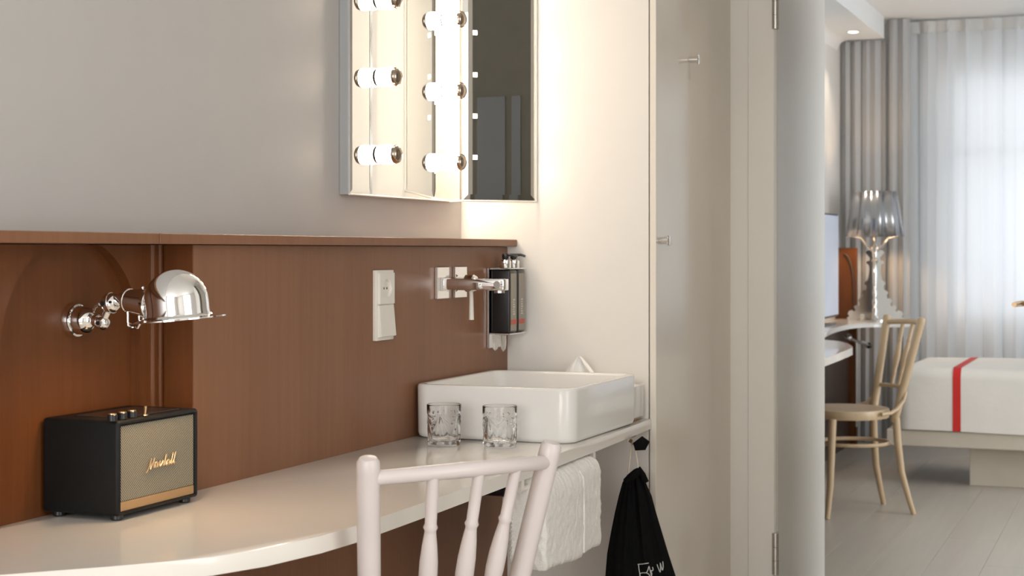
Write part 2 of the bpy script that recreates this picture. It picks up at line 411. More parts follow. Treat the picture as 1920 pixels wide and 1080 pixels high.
tumbler((-1.2995, 3.178, DZ+.0002), 'cut glass tumbler nearer the front edge of the worktop, right of the pair', 1.15, g1)

# ------------------------------------------------------------------ tissue box
t = Thing('tissue_box', (-1.26, 3.8, DZ), 'small white tissue box with a tissue pulled up behind the basin', 'tissue box')
bx = t.part('box', MB().box(-1.395, -1.180, 3.752, 3.848, DZ+.008, .838, .004, 2), 'ceramic')
t.part('foot', MB().box(-1.385, -1.190, 3.762, 3.840, DZ+.0005, DZ+.008, .001, 1), 'gold')
def tis(u, v):
    a = (u-.5)*2
    hw = .062*(1-v)**.9+.002
    return Vector((-1.335+a*hw, 3.795+.012*math.sin(a*5+v*2)*(1-v*.6), .838+.068*v+.004*math.sin(a*3)*(1-v)))
t.part('tissue', MB().grid(tis, 16, 10), 'tissue')

# ------------------------------------------------------------------ loudspeaker
SPX0, SPX1, SPY0, SPY1, Z0, Z1 = -1.630, -1.486, 2.074, 2.299, .758, .9068
sp = Thing('speaker', (-1.56, 2.19, DZ), 'black vinyl tabletop loudspeaker with woven front and script lettering on the worktop', 'speaker')
b = MB(); b.box(SPX0, SPX1, SPY0, SPY1, Z0, Z1, .006, 3)
b.bm.faces.ensure_lookup_table()
ff = max(b.bm.faces, key=lambda f: f.calc_area()*(f.normal.x > .9))
res = bmesh.ops.inset_region(b.bm, faces=[ff], thickness=.0022, depth=0)
bmesh.ops.translate(b.bm, verts=list(ff.verts), vec=(-.006, 0, 0))
sp.part('cabinet', b, 'blackv')
gy0, gy1, gz0, gz1 = SPY0+.0105, SPY1-.0105, Z0+.0215, Z1-.0095
sp.part('grille', MB().box(SPX1-.008, SPX1-.0035, gy0, gy1, gz0, gz1, .0008, 1), 'grille')
sp.part('trim_strip', MB().box(SPX1-.008, SPX1-.003, gy0, gy1, Z0+.0065, gz0-.0004, .0006, 1), 'gold')
for yy in (SPY0+.018, SPY1-.018):
    for xx in (SPX0+.018, SPX1-.016): sp.part('foot', MB().lathe([(.0085, 0), (.010, .002), (.010, .009), (.004, .009)], (xx, yy, DZ+.0002), n=18), 'black')
sp.part('control_panel', MB().box(SPX0+.035, SPX1-.018, SPY0+.035, SPY1-.03, Z1-.001, Z1+.0012, .0005, 1), 'black')
kpos = [onZ(210.6, 779, Z1+.009), onZ(229, 775.5, Z1+.009), onZ(247, 772.3, Z1+.009)]
for k in kpos:
    kb = sp.part('knob', MB().lathe([(.0078, 0), (.0078, .0088), (.0070, .0098), (0, .0098)], (k.x, k.y, Z1+.001), n=24), 'black')
    kc = MB().lathe([(.0066, .0098), (.0066, .0112), (.0055, .0116), (0, .0116)], (k.x, k.y, Z1+.001), n=24)
    sp.part('knob_cap', kc, 'brass', kb)
k = onZ(271.7, 771, Z1+.008)
ts = sp.part('toggle_switch', MB().lathe([(.0045, 0), (.0045, .002), (.002, .003), (0, .003)], (k.x, k.y, Z1+.001), n=16), 'brass')
sp.part('toggle_lever', MB().tube([(k.x, k.y, Z1+.003), (k.x+.001, k.y+.0005, Z1+.016)], [.0018, .0027], 10), 'brass', ts)
# script lettering, hand drawn strokes (u along the front, v up), unit = x-height
ST = [
 [(-.35, -.45), (-.2, -.55), (.05, -.3), (.35, .6), (.62, 1.55), (.66, 1.75), (.62, 1.2), (.70, .2), (.74, -.1), (.95, .6), (1.25, 1.45), (1.36, 1.75), (1.34, 1.2), (1.36, .3), (1.45, 0), (1.6, .1)],
 [(2.25, .85), (1.98, .98), (1.76, .7), (1.72, .25), (1.85, .02), (2.05, .15), (2.28, .9), (2.25, .3), (2.35, .03), (2.5, .15), (2.75, .95), (2.72, 1.05), (2.9, .85), (3.02, .9), (2.95, .4), (2.98, .05), (3.15, .1)],
 [(3.15, .1), (3.5, .75), (3.62, 1.0), (3.62, .6), (3.72, .2), (3.6, 0), (3.38, .08)],
 [(3.72, .05), (4.05, .9), (4.28, 1.75), (4.2, 1.95), (4.06, 1.5), (4.0, .6), (3.98, 0), (4.1, .6), (4.3, .95), (4.42, .8), (4.4, .25), (4.5, .03), (4.65, .15)],
 [(5.15, .85), (4.92, .98), (4.72, .7), (4.68, .25), (4.8, .02), (5.0, .15), (5.2, .9), (5.18, .3), (5.28, .03), (5.42, .15)],
 [(5.42, .15), (5.75, 1.0), (5.95, 1.85), (5.88, 2.05), (5.76, 1.6), (5.7, .6), (5.74, .1), (5.88, .05), (6.02, .2)],
 [(6.02, .2), (6.32, 1.0), (6.52, 1.9), (6.45, 2.1), (6.33, 1.6), (6.28, .6), (6.32, .1), (6.48, .05), (6.7, .25)]]
def smooth(pts, k=4):
    P = [Vector((p[0], p[1], 0)) for p in pts]; out = []
    for i in range(len(P)-1):
        p0, p1, p2, p3 = P[max(i-1, 0)], P[i], P[i+1], P[min(i+2, len(P)-1)]
        for j in range(k):
            t_ = j/k
            out.append(.5*((2*p1)+(-p0+p2)*t_+(2*p0-5*p1+4*p2-p3)*t_**2+(-p0+3*p1-3*p2+p3)*t_**3))
    out.append(P[-1]); return out
la = onX(276, 879, SPX1); lb = onX(330, 861, SPX1)
us = (lb.y-la.y)/7.0; vs = .0098
lg = MB()
for s_ in ST:
    lg.tube([(SPX1-.0005, la.y+.002+p.x*us+p.y*us*.15, la.z-.001+p.y*vs*.92) for p in smooth(s_)], .00105, 8)
sp.part('lettering', lg, 'brass', label='brass script lettering')

# ------------------------------------------------------------------ wall lamp
LY, LZ = 2.1558, 1.0575
t = Thing('wall_lamp', (XN, LY, LZ), 'polished chrome swivel wall lamp with a domed shade above the loudspeaker', 'lamp')
t.part('wall_mount', MB().lathe([(.0285, 0), (.0285, .008), (.0265, .0125), (.0235, .0135), (.0235, .016), (.0225, .028), (.019, .036), (.0125, .041), (.0095, .043), (.0095, .052)], (XN+.0005, LY, LZ), (1, 0, 0), 36), 'chrome', ang=40)
j1 = Vector((XN+.062, LY-.004, 1.0545)); j2 = Vector((-1.555, LY-.006, 1.0865))
q = t.part('joint', MB().ball(j1, .0125, 20).cyl(j1+Vector((.002, -.014, 0)), j1+Vector((0, .014, 0)), .0055), 'chrome')
t.part('joint_screw', MB().cyl(j1+Vector((.0025, -.0155, 0)), j1+Vector((.0025, -.0135, 0)), .0035, n=12), 'black', q)
t.part('arm', MB().cyl(j1, j2, .0062).tube([(XN+.045, LY-.004, 1.072), (XN+.05, LY-.006, 1.080), (XN+.058, LY-.006, 1.084)], .0026, 8), 'chrome')
q = t.part('joint', MB().ball(j2, .0165, 24).lathe([(.0172, -.003), (.0172, .003)], j2, (1, 0, .15), 28), 'chrome')
t.part('joint_screw', MB().cyl(j2+Vector((-.003, -.0185, 0)), j2+Vector((-.003, -.0145, 0)), .0045, n=12).cyl(j2+Vector((.009, -.0165, .002)), j2+Vector((.009, -.013, .002)), .0024, n=10), 'black', q)
hc = Vector((-1.52, 2.146, 1.0915)); ax = Vector((1, -.12, -.10)).normalized()
t.part('neck', MB().lathe([(.006, -.036), (.009, -.03), (.007, -.025), (.012, -.012), (.0165, 0)], hc, ax, 28), 'chrome')
t.part('lamp_holder', MB().lathe([(.0175, 0), (.0195, .001), (.0195, .004), (.0185, .005), (.0215, .028), (.0245, .045), (.0265, .046), (.0265, .052), (.02, .06)], hc, ax, 36).ball(hc+Vector((.03, -.002, .0205)), .0025, 8), 'chrome')
lo = hc+Vector((.006, -.008, -.018))
t.part('handle_loop', MB().tube([lo, lo+Vector((.001, 0, -.022)), lo+Vector((.006, 0, -.026)), lo+Vector((.019, 0, -.025)), lo+Vector((.022, 0, -.02)), lo+Vector((.021, 0, .0))], .002, 8), 'chrome')
lat = Vector((RT.x, RT.y, 0)); sa = (Vector((0, 0, 1))-lat*.09).normalized(); sc_ = Vector((-1.4135, 2.128, 1.0645))
pr = [(.0752, -.0015), (.0752, .0005), (.055, .0035), (.0535, .0055), (.0515, .006)]+[(.0505, .012), (.0505, .024)]+[(.0505*math.cos(a), .027+.050*math.sin(a)) for a in [PI/2*i/14 for i in range(1, 15)]]
sh = t.part('lamp_shade', MB().lathe(pr, sc_, sa, 64, cap=False), 'chrome', ang=30)
pi_ = [(.0745, -.0016), (.055, .0016), (.049, .005), (.049, .024)]+[(.049*math.cos(a), .026+.048*math.sin(a)) for a in [PI/2*i/10 for i in range(1, 11)]]
t.part('shade_lining', MB().lathe(pi_, sc_, sa, 48, cap=False), 'white_in', sh, 'white enamel inside of the shade')
t.part('bulb', MB().ball(sc_+sa*.036, .019, 16), 'bulbw', label='lit bulb inside the shade')

# ------------------------------------------------------------------ socket and switch
t = Thing('wall_socket', (XP, 3.12, 1.05), 'white upright double plate of socket over rocker switch on the brown panel', 'socket')
fr = t.part('plate', MB().box(XP+.0003, XP+.010, 3.080, 3.164, .977, 1.129, .0012, 2), 'plastic')
sq = []
for q_ in range(48):
    a = 2*PI*q_/48; k_ = 1/max(abs(math.cos(a)), abs(math.sin(a))); sq.append((3.122+.035*k_*math.cos(a), 1.0895+.0335*k_*math.sin(a)))
ci = lambda r_: [(3.122+r_*math.cos(2*PI*q_/48), 1.0895+r_*math.sin(2*PI*q_/48)) for q_ in range(48)]
t.part('socket_insert', MB().rings([[Vector((XP+o_, a, b)) for a, b in L_] for L_, o_ in ((sq, .0098), (sq, .0155), (ci(.0205), .0158), (ci(.0195), .0150), (ci(.0185), .0103))]), 'plastic')
t.part('socket_contact', MB().cyl((XP+.0102, 3.115, 1.0895), (XP+.0106, 3.115, 1.0895), .0026, n=12), 'black')
t.part('socket_contact', MB().cyl((XP+.0102, 3.129, 1.0895), (XP+.0106, 3.129, 1.0895), .0026, n=12), 'black')
t.part('rocker', MB().prism([(.0095, 1.053), (.0135, 1.053), (.0195, .986), (.0095, .984)], lambda a, b: Vector((XP+a, 3.087, b)), lambda a, b: Vector((XP+a, 3.157, b))), 'plastic', label='tilted rocker switch')

# ------------------------------------------------------------------ basin mixer
t = Thing('basin_mixer', (XP, 3.48, 1.09), 'chrome wall-mounted basin tap with two square plates and a pin lever', 'tap')
t.part('spout_plate', MB().box(XP+.0003, XP+.008, 3.401, 3.468, 1.058, 1.133, .001, 1), 'chrome')
t.part('lever_plate', MB().box(XP+.0003, XP+.008, 3.5025, 3.5735, 1.058, 1.133, .001, 1), 'chrome')
t.part('spout', MB().box(XP+.008, -1.388, 3.418, 3.450, 1.079, 1.106, .0025, 2).box(XP+.008, XP+.016, 3.416, 3.452, 1.077, 1.108, .001, 1), 'chrome')
t.part('aerator', MB().lathe([(.012, 0), (.012, -.006), (.009, -.006)], (-1.405, 3.434, 1.079), n=20).lathe([(.0085, 0), (.0085, .0015), (0, .0015)], (-1.405, 3.4185, 1.0925), (0, -1, 0), 20), 'satin')
q = t.part('lever_body', MB().lathe([(.016, 0), (.016, .012), (.021, .014), (.021, .034), (.018, .038), (0, .038)], (XP+.008, 3.538, 1.093), (1, 0, 0), 28), 'chrome')
t.part('lever', MB().tube([(XP+.034, 3.536, 1.078), (XP+.035, 3.536, 1.065), (XP+.0355, 3.536, 1.005)], [.005, .0048, .0062], 14), 'plastic', q, 'white pin lever')

# ------------------------------------------------------------------ dispensers on their wall bracket
t = Thing('dispenser_bracket', (XP, 3.77, 1.0), 'chrome wall bracket with clear catch holding the two bottles by the corner', 'bracket')
t.part('back_plate', MB().box(XP+.0005, XP+.006, 3.717, 3.835, .925, 1.128, .001, 1), 'chrome')
t.part('top_clip', MB().box(XP+.0065, XP+.060, 3.719, 3.832, 1.1245, 1.1275, .0008, 1), 'chrome')
t.part('bottom_tray', MB().box(XP+.0065, XP+.060, 3.719, 3.832, .960, .9635, .0008, 1), 'chrome')
ct = MB()
for xx in (.012, .034): ct.prism([(xx, .958), (xx+.016, .958), (xx+.015, .925), (xx+.008, .917), (xx+.002, .925)], lambda a, b: Vector((XP+a, 3.722, b)), lambda a, b: Vector((XP+a, 3.726, b)), .0006)
t.part('catch', ct, 'clearp', label='clear plastic catch under the tray')
def bottle(y, label):
    t = Thing('dispenser_bottle', (XP+.035, y, .9635), label, 'bottle', 'black dispenser bottles by the corner')
    o = Vector((XP+.034, y, .9638))
    t.part('body', MB().box(o.x-.026, o.x+.0255, y-.0245, y+.0245, o.z, o.z+.1595, .004, 3), 'black')
    t.part('label_sheet', MB().box(o.x+.0257, o.x+.0266, y-.0195, y+.0195, o.z+.006, o.z+.150, .0002, 1), 'label', label='grey front label')
    t.part('label_band', MB().box(o.x+.0267, o.x+.0272, y-.0195, y+.0195, o.z+.022, o.z+.034), 'redlabel', label='red band')
    lt = MB()
    for i in range(7):
        z = o.z+.046+i*.006
        lt.box(o.x+.0267, o.x+.0271, y-.004, y+.006-.002*(i % 3), z, z+.0035)
    t.part('lettering', lt, 'ink', label='small white vertical lettering')
    t.part('collar', MB().lathe([(.014, 0), (.015, .002), (.015, .018), (.012, .021), (0, .021)], (o.x+.004, y, o.z+.163), n=24), 'chrome')
    q = t.part('pump', MB().cyl((o.x+.004, y, o.z+.183), (o.x+.004, y, o.z+.199), .0045).lathe([(.0075, 0), (.0085, .003), (.0085, .012), (.006, .014), (0, .014)], (o.x+.004, y, o.z+.186), n=18), 'black')
    t.part('nozzle', MB().tube([(o.x+.004, y, o.z+.196), (o.x+.022, y+.004, o.z+.197), (o.x+.034, y+.006, o.z+.193)], [.0042, .0036, .003], 10), 'black', q)
bottle(3.748, 'black dispenser bottle nearer the tap, left of the pair in the bracket')
bottle(3.803, 'black dispenser bottle nearer the white end wall, right of the pair in the bracket')

# ------------------------------------------------------------------ lit vanity mirror in the corner
MXF, MZ0, MZ1 = -1.660, 1.3005, 2.06
t = Thing('vanity_mirror', (-1.67, 3.5, 1.7), 'folding corner mirror with rows of lit globe bulbs above the ledge', 'mirror')
def mirror_panel(p0, p1, z0, z1, bev, thick, dep=.002):
    p0 = Vector(p0+(0,)); p1 = Vector(p1+(0,)); d = (p1-p0); L = d.length; d.normalize(); n = Vector((d.y, -d.x, 0))
    P = lambda s, z, o: p0+d*s+n*o+Vector((0, 0, z))
    mb = MB(); out = []
    for ins, o in ((0, -thick), (0, -dep), (bev, 0)):
        out.append([P(ins, z0+ins, o), P(L-ins, z0+ins, o), P(L-ins, z1-ins, o), P(ins, z1-ins, o)])
    return mb.rings(out)
t.part('case', MB().box(XW+.0005, MXF-.004, 3.176, 3.795, MZ0-.004, MZ1+.004, .001, 1), 'case')
t.part('side_glass', mirror_panel((MXF, 3.181), (MXF, 3.281), MZ0, MZ1, .008, .004), 'mirror', ang=1)
t.part('centre_glass', mirror_panel((MXF, 3.291), (MXF, 3.79), MZ0, MZ1, .022, .004), 'mirror', ang=1)
t.part('angled_glass', mirror_panel((-1.620, 3.715), (-1.475, 3.853), MZ0, MZ1, .014, .004, .0015), 'mirror', ang=1, label='dark angled glass against the end wall')
t.part('edge_strip', MB().tube([(-1.621, 3.713, MZ0-.003), (-1.474, 3.852, MZ0-.003)], .0025, 8).tube([(MXF-.002, 3.178, MZ0-.003), (MXF-.002, 3.725, MZ0-.003), (-1.621, 3.713, MZ0-.003)], .0025, 8)
       .tube([(-1.4735, 3.852, MZ0-.003), (-1.4735, 3.852, MZ1)], .0025, 8), 'plastic', label='pale edge strip of the glass')
def bulb(y, z, m):
    o = Vector((MXF+.0005, y, z))
    b = t.part('bulb', MB().lathe([(.0205, .0003), (.0215, .008), (.0222, .020), (.0226, .032), (.0224, .038), (.0215, .042)], o, (1, 0, 0), 28), m, label='lit globe bulb')
    t.part('crown', MB().lathe([(.0217, .0415), (.0217, .046), (.019, .052), (.0125, .0565), (.006, .0585), (0, .059)], o, (1, 0, 0), 28, cap=False), 'crown', b, 'silvered crown of the bulb')
    t.part('bulb_collar', MB().lathe([(.0212, .0002), (.0212, .0016), (.012, .0018)], o, (1, 0, 0), 20), 'chrome', b)
M['crown'] = mat('silvered_bulb_crown', (.42, .35, .29), .14, 1, var=.03)
for k in range(4):
    bulb(3.318, EYE+.223+.1785*k, 'bulbl'); bulb(3.690, EYE+.2245+.1795*k, 'bulb')
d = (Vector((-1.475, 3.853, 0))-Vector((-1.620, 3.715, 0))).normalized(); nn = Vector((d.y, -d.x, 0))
for py in (297, 220.5, 144, 66):  # glowing squares put on the glass to imitate reflected lights
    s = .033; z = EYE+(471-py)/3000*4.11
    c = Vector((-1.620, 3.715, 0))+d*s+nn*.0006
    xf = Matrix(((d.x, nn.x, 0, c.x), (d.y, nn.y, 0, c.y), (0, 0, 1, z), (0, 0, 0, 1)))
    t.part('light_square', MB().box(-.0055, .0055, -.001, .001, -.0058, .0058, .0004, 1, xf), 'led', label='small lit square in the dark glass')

# ------------------------------------------------------------------ towel on its rail
t = Thing('towel_rail', (-1.15, 3.2, .7), 'slim white towel rail fixed under the front edge of the worktop', 'rail')
t.part('rail', MB().cyl((-1.158, 2.93, .700), (-1.158, 3.385, .700), .006, n=14), 'plastic')
for yy in (2.94, 3.377): t.part('bracket', MB().box(-1.164, -1.152, yy-.006, yy+.006, .698, DZ-.0262, .001, 1), 'plastic')
def towel(u, v):
    # u along the rail, v down the front, over the rail, down the back
    L = .40; y = 2.972+L*u
    c = .055*(u > .5)*max(0, (u-.86)/.14)**2
    return y, c
rows = []
nU, sec = 44, []
H = .196
for i in range(nU+1):
    u = i/nU; y = 2.972+.373*u
    dr = 0
    th = .036+.003*math.sin(u*5)+.004*(u < .62)
    top = .7215; bot = .528-.014*u+.003*math.sin(u*9)
    r_ = []
    n1 = 14
    cx = -1.158
    for j in range(n1+1): r_.append(Vector((cx+th+.0012*math.sin(j*1.1+u*12)-.004*(j < 1), y, bot+(top-th-bot)*j/n1)))
    for j in range(1, 8):
        a = PI*j/8; r_.append(Vector((cx+th*math.cos(a), y, top-th+th*math.sin(a))))
    for j in range(n1+1): r_.append(Vector((cx-th, y, top-th-(top-th-bot-.01)*j/n1)))
    for j in range(n1, -1, -1): pass
    rows.append(r_)
tw = MB().rings(rows)
tv_ = tag(tw.build('towel', 'terry', None, None, 60), 'white terry hand towel folded over the rail under the worktop', 'towel')
tex = bpy.data.textures.new('terry_pile', 'CLOUDS'); tex.noise_scale = .012
sm = tv_.modifiers.new('subdivide', 'SUBSURF'); sm.levels = 1; sm.render_levels = 1
dm = tv_.modifiers.new('pile', 'DISPLACE'); dm.texture = tex; dm.strength = .006; dm.mid_level = .5; dm.texture_coords = 'LOCAL'
fold = MB().tube([(-1.158+.030, 3.200, .705), (-1.158+.038, 3.205, .69), (-1.158+.0395, 3.206, .63), (-1.158+.0395, 3.205, .532)], .003, 8)
f_ = fold.build('fold_edge', 'terry', tv_)

# ------------------------------------------------------------------ black drawstring bag on its hook
t = Thing('bag_hook', (-1.19, 3.75, .71), 'small pale round hook under the worktop by the white post', 'hook')
t.part('rosette', MB().lathe([(.016, 0), (.017, .003), (.012, .008), (.006, .01), (.006, .02)], (-1.185, 3.738, DZ-.0265), (0, 0, -1), 20), 'clearp')
t.part('peg', MB().tube([(-1.185, 3.738, .708), (-1.175, 3.736, .700), (-1.165, 3.733, .704)], .004, 10), 'brass')
bg_ = Thing('drawstring_bag', (-1.16, 3.73, .38), 'black cotton drawstring bag with hand-lettered white print hanging beside the towel', 'bag')
bt = Vector((RT.x, RT.y, 0)); bf = -Vector((FW.x, FW.y, 0))
def bagpt(px, py, off): return at(px, py, 3.90)+bf*off
LE = [(880, 1195, 1199), (890, 1176, 1203), (905, 1167, 1211), (930, 1160, 1222), (960, 1153, 1230), (1000, 1145, 1242), (1040, 1138, 1254), (1080, 1135, 1267), (1130, 1134, 1280), (1190, 1140, 1284), (1230, 1152, 1276), (1245, 1175, 1250)]
def bag_front(x, lx, rx, py, n=0):
    u = 2*(x-lx)/(rx-lx)-1; hw = (rx-lx)*3.9/6000
    th = min(.028, hw*.55)
    fold = .006*math.sin(u*9+py*.006)+.004*math.sin(u*21+1.3+py*.003)
    return th*math.sqrt(max(0, 1-u*u))+fold*math.sqrt(max(0, 1-u*u))
rg = []
for py, lx, rx in LE[1:]:
    r_ = []
    N = 40
    for j in range(N):
        x_ = lx+(rx-lx)*(.5-.5*math.cos(PI*j/N)); tilt = (x_-(lx+rx)/2)*(-.12 if py < 900 else 0)
        r_.append(bagpt(x_, py+tilt, bag_front(x_, lx, rx, py)))
    for j in range(N):
        x_ = rx-(rx-lx)*(.5-.5*math.cos(PI*j/N))
        r_.append(bagpt(x_, py, -.6*bag_front(x_, lx, rx, py+50)))
    rg.append(r_)
bg_.part('sack', MB().rings(rg), 'fabricb', ang=80)
bg_.part('neck_fold', MB().tube([bagpt(1172, 902, .012), bagpt(1182, 893, .016), bagpt(1193, 884, .014), bagpt(1198, 878, .008), bagpt(1204, 889, .010), bagpt(1211, 903, .008)], [.008, .010, .010, .006, .008, .007], 10), 'fabricb')
bg_.part('cord', MB().tube([bagpt(1176, 905, .012), bagpt(1179, 870, .012), bagpt(1183, 838, .006), bagpt(1186, 826, .002), bagpt(1190, 838, .004), bagpt(1194, 862, .010), bagpt(1197, 888, .012)], .0021, 8), 'cord', label='pale drawstring')
pg = [(1186, 829), (1203, 816), (1217, 826), (1209, 842), (1190, 843)]
bg_.part('tag', MB().prism(pg, lambda a, b: bagpt(a, b, .016), lambda a, b: bagpt(a, b, .021), .0008), 'fabricb', label='black pentagon tag')
BS = [[(690, 800), (760, 790), (830, 762), (905, 768)], [(708, 795), (715, 880), (735, 1000), (740, 1090), (735, 1250)], [(735, 985), (790, 960), (850, 945), (885, 905), (915, 835), (930, 880), (950, 960), (965, 1030), (975, 985), (955, 925), (985, 930), (1000, 905), (990, 855)],
      [(965, 1030), (945, 1045)], [(850, 945), (900, 975), (925, 1020), (905, 1090), (830, 1180), (740, 1235)],
      [(1085, 810), (1105, 870), (1150, 970), (1155, 870), (1150, 785), (1170, 860), (1195, 925), (1205, 840), (1195, 745)]]
le = MB()
for s_ in BS:
    pts = []
    for p in smooth(s_, 3):
        px_, py_ = 1130+p.x/10.8, 980+p.y/10.8
        k = max(i for i in range(len(LE)) if LE[i][0] <= py_); f = (py_-LE[k][0])/(LE[k+1][0]-LE[k][0])
        lx = LE[k][1]*(1-f)+LE[k+1][1]*f; rx = LE[k][2]*(1-f)+LE[k+1][2]*f
        pts.append(bagpt(px_, py_, bag_front(px_, lx, rx, py_)+.0035))
    le.tube(pts, .00125, 6)
bg_.part('lettering', le, 'ink', label='white hand-drawn lettering')

# ------------------------------------------------------------------ chairs
def make_chair(name, loc, rz, label, m, seatm):
    t = Thing(name, loc, label, 'chair', 'bentwood chairs', rz, True)
    rod = lambda pts, r, n=16: MB().tube([tuple(p) for p in pts], r, n)
    xb = lambda z: -.17-.09*(z-.45)/.41
    yb = lambda z: .112+.055*(z-.45)/.41
    for s in (1, -1):
        pts = [(xb(z), s*yb(z), z) for z in (.40, .45, .55, .65, .75, .84, .853, .859, .861)]
        t.part('back_post', rod(pts, [.0165, .0170, .0175, .0175, .0175, .0175, .0170, .013, .004], 24), m)
        t.part('rear_leg', rod([(-.165, s*.112, .42), (-.170, s*.116, .32), (-.185, s*.125, .18), (-.215, s*.138, .06), (-.232, s*.146, 0)], [.0165, .0165, .0145, .0125, .011]), m)
        t.part('front_leg', rod([(.150, s*.145, .425), (.157, s*.150, .30), (.166, s*.158, .14), (.180, s*.168, .04), (.188, s*.174, 0)], [.0175, .0165, .0145, .0125, .0115]), m)
        t.part('side_brace', rod([(xb(.53)-.012, s*(yb(.53)+.012), .535), (xb(.5)-.006, s*(yb(.5)+.022), .50), (-.150, s*.150, .462), (-.11, s*.172, .448), (-.06, s*.184, .444)], .0085, 10), m)
    for z, r, bow in ((.8275, .0122, .050), (.548, .0095, .040)):
        y = yb(z)
        t.part('back_rail', rod([(xb(z)-bow*(1-(v/y)**2), v, z+(.008 if z > .7 else 0)*(1-(v/y)**2)) for v in [y*(-1+2*i/10) for i in range(11)]], [r*(.92+.08*(1-abs(-1+2*i/10))) for i in range(11)]), m)
    for k in (-1, 0, 1):
        a = Vector((xb(.548)-(.04 if k == 0 else .034), k*.050, .55)); b = Vector((xb(.8275)-(.05 if k == 0 else .040), k*.075, .832)); dd = b-a; L = dd.length
        pf = [(.0082, 0), (.0082, .03), (.0090, .055), (.0108, .060), (.0090, .065), (.0092, .075), (.0122, .095), (.0145, .125), (.0140, .150), (.0115, .178), (.0090, .197), (.0088, .201), (.0110, .206), (.0090, .211), (.0092, .26), (.0088, L)]
        t.part('spindle', MB().lathe(pf, a, dd, 18), m, ang=50)
    ring = [(.02+.195*math.cos(q)*(1 if math.cos(q) > 0 else .98), (.195-.02*math.cos(q-PI)*(math.cos(q) < 0))*math.sin(q)) for q in [2*PI*i/48 for i in range(48)]]
    prf = [(.93, .422), (.985, .420), (1.0, .428), (1.0, .450), (.985, .458), (.93, .460), (.85, .457), (.5, .452), (.0, .450)]
    t.part('seat', MB().rings([[Vector((.0+(a)*k, b*k, z)) for a, b in ring] for k, z in prf]), seatm)
    t.part('stretcher', MB().tube([(-.015+.158*math.cos(q), .142*math.sin(q), .305) for q in [2*PI*i/36 for i in range(36)]], .0085, 10, True), m)
    return t
make_chair('bentwood_chair', (-1.191, 2.380, FZ-.012), math.atan2(.551, -.835), 'white painted spindle-back chair close to the camera before the vanity worktop', 'chairw', 'chairw')
make_chair('bentwood_chair', (-1.240, 7.13, FZ), math.atan2(-.57, -.82), 'natural beech spindle-back chair at the bedroom desk by the bed', 'beech', 'beech')

# ------------------------------------------------------------------ doors, hinges, robe hooks
def door(name, x0, x1, y0, y1, label): 
    d_ = MB().box(x0, x1, y0, y1, .03, 2.12, .002, 1); return struct(name, d_, 'door', None, label)
d1 = door('door_1', -1.062, -1.019, 4.645, 5.372, 'white door leaf opened back into the bedroom')
for zz in (.29, 1.877):
    h = MB()
    for a, b in ((-.06, -.0205), (-.0195, .0195), (.0205, .06)): h.cyl((-1.017, 4.607, zz+a), (-1.017, 4.607, zz+b), .0105, n=16)
    h.box(-1.028, -1.018, 4.612, 4.640, zz-.058, zz+.058)
    h.build('hinge', 'satin', d1)['label'] = 'steel barrel hinge'
d2 = door('door_2', -.318, -.276, 4.645, 5.372, 'second white door leaf opened back on the right')
hd = at(1898, 571, 5.0)
MB().tube([(-.319, hd.y+.115, hd.z), (-.372, hd.y+.115, hd.z), (-.388, hd.y+.108, hd.z), (-.392, hd.y+.095, hd.z), (-.396, hd.y+.04, hd.z), (-.400, hd.y, hd.z)], [.009, .009, .0095, .0095, .009, .0075], 14).lathe([(.024, 0), (.024, .006), (.012, .009)], (-.318, hd.y+.115, hd.z), (-1, 0, 0), 24).build('door_handle', 'brass', d2)['label'] = 'brass lever handle'
def hook(p, label):
    t = Thing('robe_hook', p, label, 'hook', 'chrome knob hooks on the white side panel')
    t.part('stem', MB().lathe([(.0065, 0), (.0085, .001), (.0085, .022), (.006, .022)], p, (1, 0, 0), 20), 'chrome')
    t.part('disc', MB().lathe([(.0085, .0222), (.0135, .0228), (.0135, .0262), (.012, .0272), (0, .0275)], p, (1, 0, 0), 24), 'chrome')
hook(Vector((-1.1538, 4.165, 1.684)), 'upper chrome knob hook high on the white side panel')
hook(Vector((-1.1538, 3.885, 1.197)), 'lower chrome knob hook near the edge of the white end wall')

# ------------------------------------------------------------------ bedroom: panelling, desk, shelf
t = Thing('bedroom_panelling', (-1.70, 7.5, 0), 'dark brown wood panelling along the bedroom wall under the shelf', 'panelling')
for i in range(9):
    a = 4.95+i*.51
    t.part('panel', MB().box(-1.749, -1.665+.006*(i % 2), a, a+.505, FZ, .7165, .002, 1), 'wooddark')
t = Thing('end_panelling', (-1.69, 9.58, 0), 'narrow reddish wood panel with a curved edge lit by the silver table lamp', 'panelling')
t.part('panel', MB().box(-1.749, -1.625, 9.555, 9.60, FZ, 1.19, .002, 1), 'woodred')
t.part('arch_trim', MB().tube([(-1.64-.055*(1-math.cos(q)), 9.55, .95+.2*math.sin(q)) for q in [PI/2*i/10 for i in range(11)]], .006, 8).cyl((-1.64, 9.55, .775), (-1.64, 9.55, .95), .006, n=8), 'wooddark')
de = [(-1.20, 5.3), (-1.19, 6.2), (-1.197, 6.6), (-1.206, 6.9), (-1.212, 7.03), (-1.222, 7.09), (-1.245, 7.19), (-1.285, 7.33), (-1.33, 7.45), (-1.37, 7.525), (-1.445, 7.6), (-1.52, 7.65), (-1.745, 7.68), (-1.745, 5.3)]
t = Thing('bedroom_desk', (-1.5, 6.6, DZ), 'white desk top with a rounded end beside the beech chair in the bedroom', 'desk')
t.part('worktop', MB().prism(de, lambda a, b: Vector((a, b, DZ-.032)), lambda a, b: Vector((a, b, DZ)), .002), 'top')
t.part('support', MB().box(-1.645, -1.605, 5.4, 7.4, .60, DZ-.0325, .002, 1), 'wooddark')
